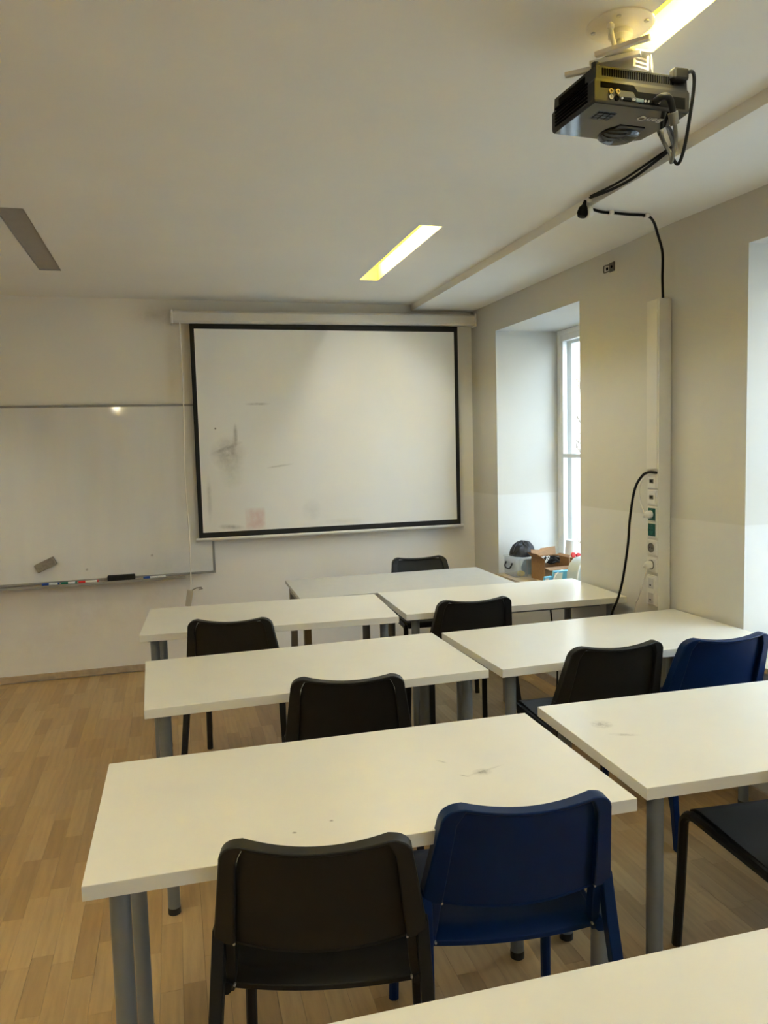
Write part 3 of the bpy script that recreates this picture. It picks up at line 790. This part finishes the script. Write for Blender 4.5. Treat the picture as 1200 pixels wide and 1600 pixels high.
# ------------------------------------------------------------------ projector and mount
def projector():
    t = thing('projector', 'dark grey projector hanging upside down from the ceiling mount', 'projector', (1.194, 1.79, 2.39), math.radians(2.5))
    # local: x -.142...142, y 0...20, z 0 (visible underside) ... .09
    W, D = .142, .205
    b = MB()
    plan_b = [(-W, 0), (W, 0), (W+.003, .03), (W-.012, D-.02), (W-.04, D), (.02, D+.004), (-W+.0, D)]
    plan_t = [(x*.965, y*.98+.002) for x, y in plan_b]
    n = len(plan_b)
    lv = [(plan_b, .0, .985), (plan_b, .006, 1.0), (plan_b, .050, 1.0), (plan_t, .058, 1.0), (plan_t, .090, .99)]
    vs = []; 
    for pl, z, k in lv: vs += [(x*k, D/2+(y-D/2)*k, z) for x, y in pl]
    fs = [tuple(reversed(range(n))), tuple((len(lv)-1)*n+i for i in range(n))]
    for j in range(len(lv)-1): fs += [(j*n+i, j*n+(i+1) % n, (j+1)*n+(i+1) % n, (j+1)*n+i) for i in range(n)]
    b.add(vs, fs); b.build('shell', M['proj'], t, .002)
    # glossy underside cover
    g = MB(); pl = [(x*.97, D/2+(y-D/2)*.96) for x, y in plan_b]
    g.add([(x, y, -.0015) for x, y in pl]+[(x, y, .001) for x, y in pl], [tuple(reversed(range(n))), tuple(range(n, 2*n))]+[(i, (i+1) % n, (i+1) % n+n, i+n) for i in range(n)])
    g.build('gloss_cover', M['proj_gloss'], t)
    # lens housing bulge at the front
    def lf(u, v):
        a = u*2*PI; r_ = math.sin(v*PI/2)
        return Vector((.060*math.cos(a)*r_+.045, .055*math.sin(a)*r_+D-.035, -.022*math.cos(v*PI/2)+.002))
    MB().grid(lf, 28, 8).build('lens_dome', M['proj_gloss'], t)
    lens = MB().lathe([(.026, 0), (.026, .012), (.018, .014), (.0, .010)], 20, M4=Matrix.Translation((.045, D-.004, .014)) @ Matrix.Rotation(-PI/2, 4, 'X'))
    lens.build('lens', M['proj_gloss'], t)
    # rear face details (y = 0 side)
    v = MB()
    for k in range(32):
        x = -.118 + k*.0067; v.box((x, .0005, .0655), (x+.0034, .004, .0835))
    v.build('vent_slots', M['dark'], t)['kind'] = 'stuff'
    r_ = MB()
    r_.add([(-.122, -.0006, .036), (-.03, -.0006, .036), (-.022, -.0006, .026), (.128, -.0006, .026), (.128, -.0006, .008), (-.02, -.0006, .008), (-.035, -.0006, .022), (-.122, -.0006, .022)][::-1], [tuple(range(8))])
    r_ = MB(); pts = [(-.124, .050), (-.028, .050), (-.016, .036), (.128, .036), (.128, .008), (-.012, .008), (-.028, .034), (-.124, .036)]
    r_.add([(x, -.0010, z) for x, z in pts]+[(x, .001, z) for x, z in pts], [tuple(range(8)), tuple(reversed(range(8, 16)))]+[(i, (i+1) % 8, (i+1) % 8+8, i+8) for i in range(8)])
    r_.build('port_recess', M['dark'], t)
    for (x, z, mt, rad) in ((-.096, .028, 'gold', .006), (-.076, .029, 'gold', .006), (-.096, .014, 'chrome', .006), (-.078, .014, 'dark', .007)):
        MB().lathe([(rad, 0), (rad, .005), (rad*.6, .005), (rad*.6, .002), (0, .002)], 14, M4=Matrix.Translation((x, 0, z)) @ Matrix.Rotation(PI/2, 4, 'X')).build('jack', M[mt], t)
    for (x, mt) in ((-.048, 'dark'), (-.012, 'vga'), (.03, 'dark')):
        p_ = MB().box((x-.012, -.005, .009), (x+.012, .0, .019)).build('video_port', M[mt], t, .002)
        for s in (-1, 1): MB().cyl((x+s*.016, -.006, .014), (x+s*.016, 0, .014), .003, 8).build('port_screw', M['chrome'], p_)
    # side louvres (x = -W side)
    for k in range(6):
        z = .010+k*.0085
        MB().box((-W-.0025, .030, z), (-W+.002, D-.020, z+.0045)).build('louvre', M['dark'], t)
    MB().box((-W*.965-.001, .05, .064), (-W*.965+.003, D-.03, .080)).build('side_grille', M['dark'], t)
    for px in (-.130, .118): MB().cyl((px, .014, .086), (px, .014, .098), .010, 12).build('foot', M['black_rub'], t)
    # keypad on the underside
    pad = MB().box((-.100, .045, -.0025), (-.045, .090, -.001)).build('keypad', M['proj_gloss'], t, .001)
    for i in range(3):
        for j in range(3): MB().box((-.097+i*.0175, .048+j*.0135, -.0045), (-.097+i*.0175+.0145, .048+j*.0135+.0105, -.002)).build('button', M['proj'], pad, .001)
    MB().box((.005, .105, -.004), (.085, .150, -.001)).build('lens_slider', M['proj'], t, .003)
    # maker's name in relief, reading upside down as the projector hangs inverted
    cu = bpy.data.curves.new('txt', 'FONT'); cu.body = 'BenQ'; cu.size = .031; cu.offset = .0006; cu.extrude = .0006; cu.space_character = 1.05; cu.align_x = 'CENTER'
    to = bpy.data.objects.new('txt', cu); C.objects.link(to); bpy.context.view_layer.update()
    me = bpy.data.meshes.new_from_object(to.evaluated_get(bpy.context.evaluated_depsgraph_get())); bpy.data.objects.remove(to)
    me.materials.clear(); me.materials.append(M['logo'])
    lo = bpy.data.objects.new('lettering', me); C.objects.link(lo); lo.parent = t; lo.location = (.062, .045, -.0020); lo.rotation_euler = (0, PI, 0)
projector()
def mount():
    t = thing('projector_mount', 'white round ceiling bracket with arms carrying the projector', 'mount', (1.143, 1.812, ZC))
    MB().lathe([(.083, 0), (.083, -.004), (.076, -.009), (.060, -.0095), (.056, -.013), (.040, -.014), (.030, -.018), (.030, -.030), (.022, -.034), (.012, -.036)], 36).build('ceiling_plate', M['white_plastic'], t)
    for a in (1.1, 2.6, 4.1, 5.4):
        MB().cyl((.066*math.cos(a), .066*math.sin(a), -.013), (.066*math.cos(a), .066*math.sin(a), -.008), .006, 10).build('screw', M['alu'], t)
    MB().lathe([(.010, -.034), (.012, -.044), (.020, -.048), (.026, -.062), (.026, -.074), (.016, -.078)], 20).build('ball_joint', M['white_plastic'], t)
    MB().tube(smooth_path([(-.046, -.030, -.028), (-.044, -.030, -.040), (-.034, -.024, -.058), (-.022, -.014, -.070)], 4), .006, 10).build('lock_lever', M['white_plastic'], t)
    MB().lathe([(.003, .010), (.009, .004), (.009, -.004), (.003, -.010)], 12, c=(-.046, -.030, -.024)).build('lever_knob', M['white_plastic'], t)
    pl = MB().box((-.045, -.05, -.084), (.06, .07, -.079)).build('base_plate', M['white_plastic'], t, .001)
    def rail(a, b, nm='arm', w=.008, h=.006):
        a, b = Vector(a), Vector(b); d = (b-a).normalized(); s = d.cross(Vector((0, 0, 1))).normalized()*w; u = Vector((0, 0, h))
        vs = [p+x*s+y*u for p in (a, b) for x, y in ((-1, -1), (1, -1), (1, 1), (-1, 1))]
        MB().add(vs, [(0, 3, 2, 1), (4, 5, 6, 7), (0, 1, 5, 4), (1, 2, 6, 5), (2, 3, 7, 6), (3, 0, 4, 7)]).build(nm, M['white_plastic'], t, .002)
    # arms in mount-local coordinates
    rail((-.080, -.015, -.088), (.005, -.120, -.088)); rail((-.115, .075, -.100), (-.050, .02, -.100)); rail((-.075, .02, -.094), (.02, -.060, -.094))
    rail((.02, .05, -.094), (.13, .14, -.100))
    # slotted upright plates
    for (x, y, rz) in ((.040, -.030, .25), (.085, -.010, .9)):
        c_, s_ = math.cos(rz), math.sin(rz); Mx = Matrix.Translation((x, y, -.115)) @ Matrix.Rotation(rz, 4, 'Z')
        m = MB(); m.box((-.028, -.001, 0), (-.020, .001, .036), Mx); m.box((.020, -.001, 0), (.028, .001, .036), Mx)
        for k in range(4): m.box((-.02, -.001, k*.0105), (.02, .001, k*.0105+.005), Mx)
        m.build('slotted_plate', M['white_plastic'], t)
mount()
t = thing('power_lead', 'black power cable from the top corner of the projector, looping down and back up', 'cable', (0, 0, 0))
MB().box((1.275, 1.775, 2.462), (1.320, 1.800, 2.492)).build('plug_body', M['cable'], t, .006)
MB().tube(smooth_path([(1.312, 1.785, 2.480), (1.335, 1.785, 2.488), (1.352, 1.80, 2.470), (1.358, 1.82, 2.41), (1.362, 1.85, 2.33), (1.356, 1.87, 2.290), (1.352, 1.90, 2.33), (1.38, 2.0, 2.44), (1.60, 2.25, 2.55), (1.765, 2.45, 2.580)], 6), .0045, 8).build('cord', M['cable'], t)
t = thing('video_lead', 'thick video cable with a grey connector plugged into the projector', 'cable', (0, 0, 0))
MB().tube(smooth_path([(1.225, 1.785, 2.405), (1.235, 1.765, 2.410), (1.255, 1.765, 2.405), (1.272, 1.775, 2.375)], 5), .0085, 10).build('connector_boot', M['cable'], t)
MB().cyl((1.270, 1.774, 2.378), (1.282, 1.782, 2.352), .0125, 14, .0115).build('ferrite_bead', M['grey_cable'], t)
MB().tube(smooth_path([(1.282, 1.782, 2.352), (1.298, 1.80, 2.32), (1.300, 1.82, 2.275), (1.312, 1.84, 2.30), (1.34, 1.92, 2.38), (1.55, 2.20, 2.54), (1.762, 2.452, 2.572)], 6), .0055, 8).build('cord', M['grey_cable'], t)
def tie(x, y, z, label):
    t = tag(MB().box((x-.014, y-.010, z-.016), (x+.004, y+.010, z+.006)).build('cable_clip', M['white_plastic'], bevel=.003), label, 'clip')
tie(1.774, 2.455, 2.580, 'white clip holding the cables at the ceiling step, below the projector')
tie(1.774, 3.035, 2.580, 'white clip at the ceiling step above the black adaptor')
cable('ceiling_cable', [(1.765, 2.455, 2.578), (1.755, 2.56, 2.560), (1.755, 2.70, 2.548), (1.760, 2.85, 2.556), (1.765, 3.03, 2.578)], .0055, M['cable'], 'black cable sagging along the ceiling step, the lower of two')
cable('ceiling_cable', [(1.768, 2.46, 2.586), (1.762, 2.58, 2.576), (1.760, 2.75, 2.568), (1.764, 2.90, 2.574), (1.768, 3.03, 2.585)], .0045, M['cable'], 'black cable sagging along the ceiling step, the upper of two')
t = thing('adaptor_plug', 'black plug with a white socket hanging at the ceiling step', 'plug', (1.755, 3.07, 2.535))
MB().lathe([(.006, .045), (.010, .025), (.020, .012), (.024, -.012), (.018, -.026), (.004, -.03)], 16, M4=Matrix.Rotation(.25, 4, 'Y')).build('plug_body', M['cable'], t)
MB().lathe([(.021, -.012), (.025, -.008), (.025, .010), (.019, .014)], 18, M4=Matrix.Translation((.026, .0, -.004)) @ Matrix.Rotation(PI/2-.25, 4, 'Y')).build('socket_ring', M['white_plastic'], t)
cable('duct_cable', [(1.800, 3.06, 2.540), (1.86, 3.09, 2.541), (1.924, 3.095, 2.542), (2.0, 3.10, 2.541), (2.09, 3.105, 2.542), (2.15, 3.14, 2.53), (2.215, 3.20, 2.49), (2.268, 3.24, 2.42), (2.265, 3.235, 2.3), (2.262, 3.225, 2.20)], .006, M['cable'], 'black cable clipped across the low ceiling and dropping into the white duct')
for x, y, lb in ((1.905, 3.093, 'white clip on the low ceiling, nearer the adaptor'), (2.09, 3.105, 'white clip on the low ceiling, nearer the window wall')):
    tag(MB().box((x-.010, y-.012, ZL-.017), (x+.010, y+.012, ZL)).build('cable_clip', M['white_plastic'], bevel=.003), lb, 'clip')

# ------------------------------------------------------------------ things on the far window sill
S = .600
def storage():
    t = thing('storage_box', 'clear plastic storage box with a dark handle on the far window sill', 'box', (2.285, 4.94, S), 0)
    Lx, Ly, H, T = .26, .19, .128, .003
    m = MB(); m.box((0, 0, 0), (Lx, Ly, T)); m.box((0, 0, T), (T, Ly, H)); m.box((Lx-T, 0, T), (Lx, Ly, H)); m.box((T, 0, T), (Lx-T, T, H)); m.box((T, Ly-T, T), (Lx-T, Ly, H))
    m.build('tub', M['clear'], t, .001)
    for x in (.03, .085, .14, .195): MB().box((x, -.005, .004), (x+.006, -.0002, H-.004)).build('rib', M['clear'], t)
    MB().box((-.006, -.006, H), (Lx+.006, Ly+.006, H+.012)).build('lid', M['clear'], t, .004)
    MB().tube(smooth_path([(-.004, .045, .098), (-.014, .045, .075), (-.018, .06, .060), (-.018, .095, .055), (-.018, .13, .060), (-.014, .145, .075), (-.004, .145, .098)], 4), .006, 8).build('handle', M['black_rub'], t)
storage()
def lump(name, mat, c, r, label, cat, seed, amp=.18, flat=.7):
    rr = random.Random(seed); ph = [rr.uniform(0, 6) for _ in range(6)]
    def fn(u, v):
        a = u*2*PI; b = v*PI
        k = 1 + amp*(math.sin(3*a+ph[0])*math.sin(2*b+ph[1]) + .6*math.sin(5*a+ph[2])*math.sin(4*b+ph[3]))*math.sin(b)
        z = -math.cos(b)*k; z = max(z, -flat)
        return Vector((c[0]+r[0]*math.cos(a)*math.sin(b)*k, c[1]+r[1]*math.sin(a)*math.sin(b)*k, c[2]+r[2]*(z+flat)))
    return tag(MB().grid(fn, 24, 14).build(name, M[mat]), label, cat)
lump('cloth_bundle', 'teal', (2.455, 5.035, S+.0035), (.075, .07, .062), 'teal cloth bundle inside the clear storage box', 'cloth', 3)
lump('yellow_pouch', 'yellow', (2.345, 4.985, S+.0035), (.030, .030, .022), 'small yellow item at the bottom of the storage box', 'pouch', 5, .1)
def cap():
    t = thing('cap', 'black cap with a peak lying crumpled on the clear storage box', 'cap', (2.385, 5.03, S+.1405))
    def fn(u, v):
        a = u*2*PI; b = v*PI/2; k = 1+.12*math.sin(3*a+1)+.07*math.sin(7*a+8*v)+.05*math.sin(13*a-11*v)
        return Vector((.088*math.cos(a)*math.sin(b)*k, .080*math.sin(a)*math.sin(b)*k, .088*math.cos(b)**.8*(1+.16*math.sin(2*a+2.0)+.07*math.sin(9*a+5*v))-.012*math.sin(b)*0))
    MB().grid(fn, 28, 10, Vector((0, 0, .003))).build('crown', M['cap'], t)
    def pf(u, v):
        a = -.9+1.8*u + .15; r_ = .075+.060*v
        return Vector((r_*math.cos(a), r_*math.sin(a), .010-.006*v))
    MB().grid(pf, 12, 5, Vector((0, 0, .004))).build('peak', M['cap'], t)
    for a in (.3, 1.35, 2.4): MB().tube([(.090*math.cos(a)*math.sin(b), .083*math.sin(a)*math.sin(b), .105*abs(math.cos(b))**.8+.002) for b in [(-1.35+2.7*k/12) for k in range(13)]], .0018, 5).build('seam', M['seam'], t)
    MB().tube([(.088*math.cos(a)*1.04, .082*math.sin(a)*1.04, .008) for a in [2*PI*k/24 for k in range(24)]], .005, 6, closed=True).build('sweatband', M['cap'], t)
cap()
def carton():
    t = thing('cardboard_box', 'open brown cardboard box with raised flaps on the far window sill', 'box', (2.405, 4.735, S), math.radians(6))
    Lx, Ly, H, T = .20, .165, .150, .004
    m = MB(); m.box((0, 0, 0), (Lx, Ly, T)); m.box((0, 0, T), (T, Ly, H)); m.box((Lx-T, 0, T), (Lx, Ly, H)); m.box((T, 0, T), (Lx-T, T, H*.62)); m.box((T, Ly-T, T), (Lx-T, Ly, H))
    m.build('carton_body', M['card'], t)
    def flap(pts):
        pts = [Vector(p) for p in pts]; nrm = (pts[1]-pts[0]).cross(pts[2]-pts[0]).normalized()*T*.8; n = len(pts)
        MB().add(pts+[p+nrm for p in pts], [tuple(range(n)), tuple(reversed(range(n, 2*n)))]+[(i, (i+1) % n, (i+1) % n+n, i+n) for i in range(n)]).build('flap', M['card'], t)
    flap([(0, 0, H), (0, Ly, H), (-.045, Ly-.015, H+.035), (-.045, .02, H+.035)])
    flap([(0, Ly, H), (Lx, Ly, H), (Lx+.02, Ly+.04, H+.052), (.10, Ly+.045, H+.045), (.088, Ly+.035, H+.036), (.02, Ly+.04, H+.042)])
    flap([(Lx, 0, H), (Lx, Ly, H), (Lx+.02, Ly-.02, H+.012), (Lx+.02, .02, H+.012)])
    flap([(0, 0, H*.62), (Lx, 0, H*.62), (Lx-.01, -.05, H*.62-.012), (.01, -.05, H*.62-.012)])
carton()
def bundle(name, mt, label, c, R_, rad, seed, turns=9):
    rr = random.Random(seed); pts = []
    for k in range(turns*8):
        a = k/8*2*PI*.93; r_ = R_*(.55+.45*rr.random())
        pts.append((c[0]+r_*math.cos(a), c[1]+r_*math.sin(a)*.8, c[2]+rad+.045*rr.random()))
    tag(MB().tube(smooth_path(pts, 3), rad, 6).build(name, mt), label, 'cable')
bundle('cable_bundle', M['cable'], 'tangle of black cables in the cardboard box', (2.50, 4.82, S+.105), .060, .005, 2)
bundle('white_cable_bundle', M['white_cable'], 'small tangle of white cable in the cardboard box', (2.45, 4.81, S+.115), .032, .003, 4, 4)
def packet(name, loc, rot, size, mt, label, cat):
    t = thing(name, label, cat, loc); t.rotation_euler = rot
    box('sleeve', (0, 0, 0), size, mt, t, .002); box('printed_panel', (.008, -.001, .008), (size[0]*.6, .0, size[2]-.010), M['paper'], t)
packet('blue_packet', (2.350, 4.64, S+.0005), (.25, 0, .15), (.060, .014, .050), M['lightblue'], 'small light blue packet leaning by the cardboard box, the left one', 'packet')
packet('blue_packet', (2.418, 4.650, S+.0005), (.30, 0, -.04), (.110, .02, .085), M['lightblue'], 'larger light blue packet standing in front of the cardboard box', 'packet')
cable('white_usb_lead', [(2.40, 4.60, S+.004), (2.405, 4.61, S+.03), (2.43, 4.62, S+.062), (2.46, 4.63, S+.082), (2.495, 4.635, S+.085), (2.53, 4.63, S+.05), (2.53, 4.62, S+.004)], .0035, M['white_cable'], 'white lead curving over the light blue packet')
def radio():
    t = thing('portable_radio', 'rounded pale grey portable disc player at the right of the far sill', 'radio', (2.590, 4.500, S), math.radians(6))
    def prof(s):
        # rounded trapezoid outline in x,z
        return [(a_, 1.22*b_) for a_, b_ in [(-.105, 0), (-.115, .03), (-.112, .07), (-.095, .115), (-.06, .145), (0, .155), (.06, .145), (.095, .115), (.112, .07), (.115, .03), (.105, 0)]]
    p = prof(0); n = len(p)
    sec = [(-.060, .0, .90), (-.065, .0, 1.0), (.060, 0, 1.0), (.065, 0, .9)]
    vs = []
    for (y, _, k) in [(-.072, 0, .86), (-.060, 0, 1.0), (.060, 0, 1.0), (.072, 0, .86)]: vs += [(x*k, y, z*(k if z > .001 else 1)) for x, z in p]
    fs = [tuple(range(n)), tuple(reversed(range(3*n, 4*n)))]
    for j in range(3): fs += [(j*n+i, (j+1)*n+i, (j+1)*n+(i+1) % n, j*n+(i+1) % n) for i in range(n)]
    MB().add(vs, fs, True).build('body', M['radio'], t)
    MB().tube([(x*1.03, -.060, z*1.03+.002) for x, z in p], .006, 8).build('front_rim', M['white_plastic'], t)
    MB().lathe([(.052, 0), (.050, .010), (.030, .016), (0, .018)], 28, M4=Matrix.Translation((-.01, -.072, .112)) @ Matrix.Rotation(PI/2, 4, 'X')).build('disc_lid', M['clear'], t)
    MB().lathe([(.058, 0), (.058, .004), (.050, .006)], 28, M4=Matrix.Translation((-.01, -.070, .112)) @ Matrix.Rotation(PI/2, 4, 'X')).build('lid_ring', M['white_plastic'], t)
    for i in range(5):
        for j in range(2): MB().box((-.090+i*.024, -.076, .028+j*.015), (-.073+i*.024, -.070, .037+j*.015)).build('button', M['dark'] if (i+j) % 2 else M['alu'], t, .001)
radio()
cable('radio_lead', [(2.47, 4.40, S+.005), (2.475, 4.405, S+.03), (2.505, 4.41, S+.055), (2.56, 4.41, S+.085), (2.62, 4.415, S+.06), (2.66, 4.41, S+.005)], .004, M['cable'], 'thin black lead lying across the portable disc player')
t = thing('paper_roll', 'white paper roll standing by the far window glass', 'paper roll', (2.693, 4.885, S))
MB().lathe([(.052, 0), (.054, .004), (.050, .12), (.040, .250), (.036, .254), (.016, .254), (.016, .244)], 28).build('paper', M['paper'], t)
MB().lathe([(.0155, .0), (.0155, .250), (.012, .250), (.012, .22)], 16).build('core', M['paper'], t)
t = thing('red_tape_reel', 'small red reel beside the white paper roll', 'reel', (2.622, 4.700, S))
box('stand_box', (-.03, -.03, 0), (.03, .03, .155), M['card'], t, .002)
for k, (x, z) in enumerate(((-.018, .174), (.016, .170))):
    MB().lathe([(.016, -.008), (.018, -.004), (.018, .004), (.016, .008)], 16, M4=Matrix.Translation((x, -.008*k, z)) @ Matrix.Rotation(PI/2, 4, 'X')).build('reel_disc', M['red'], t)
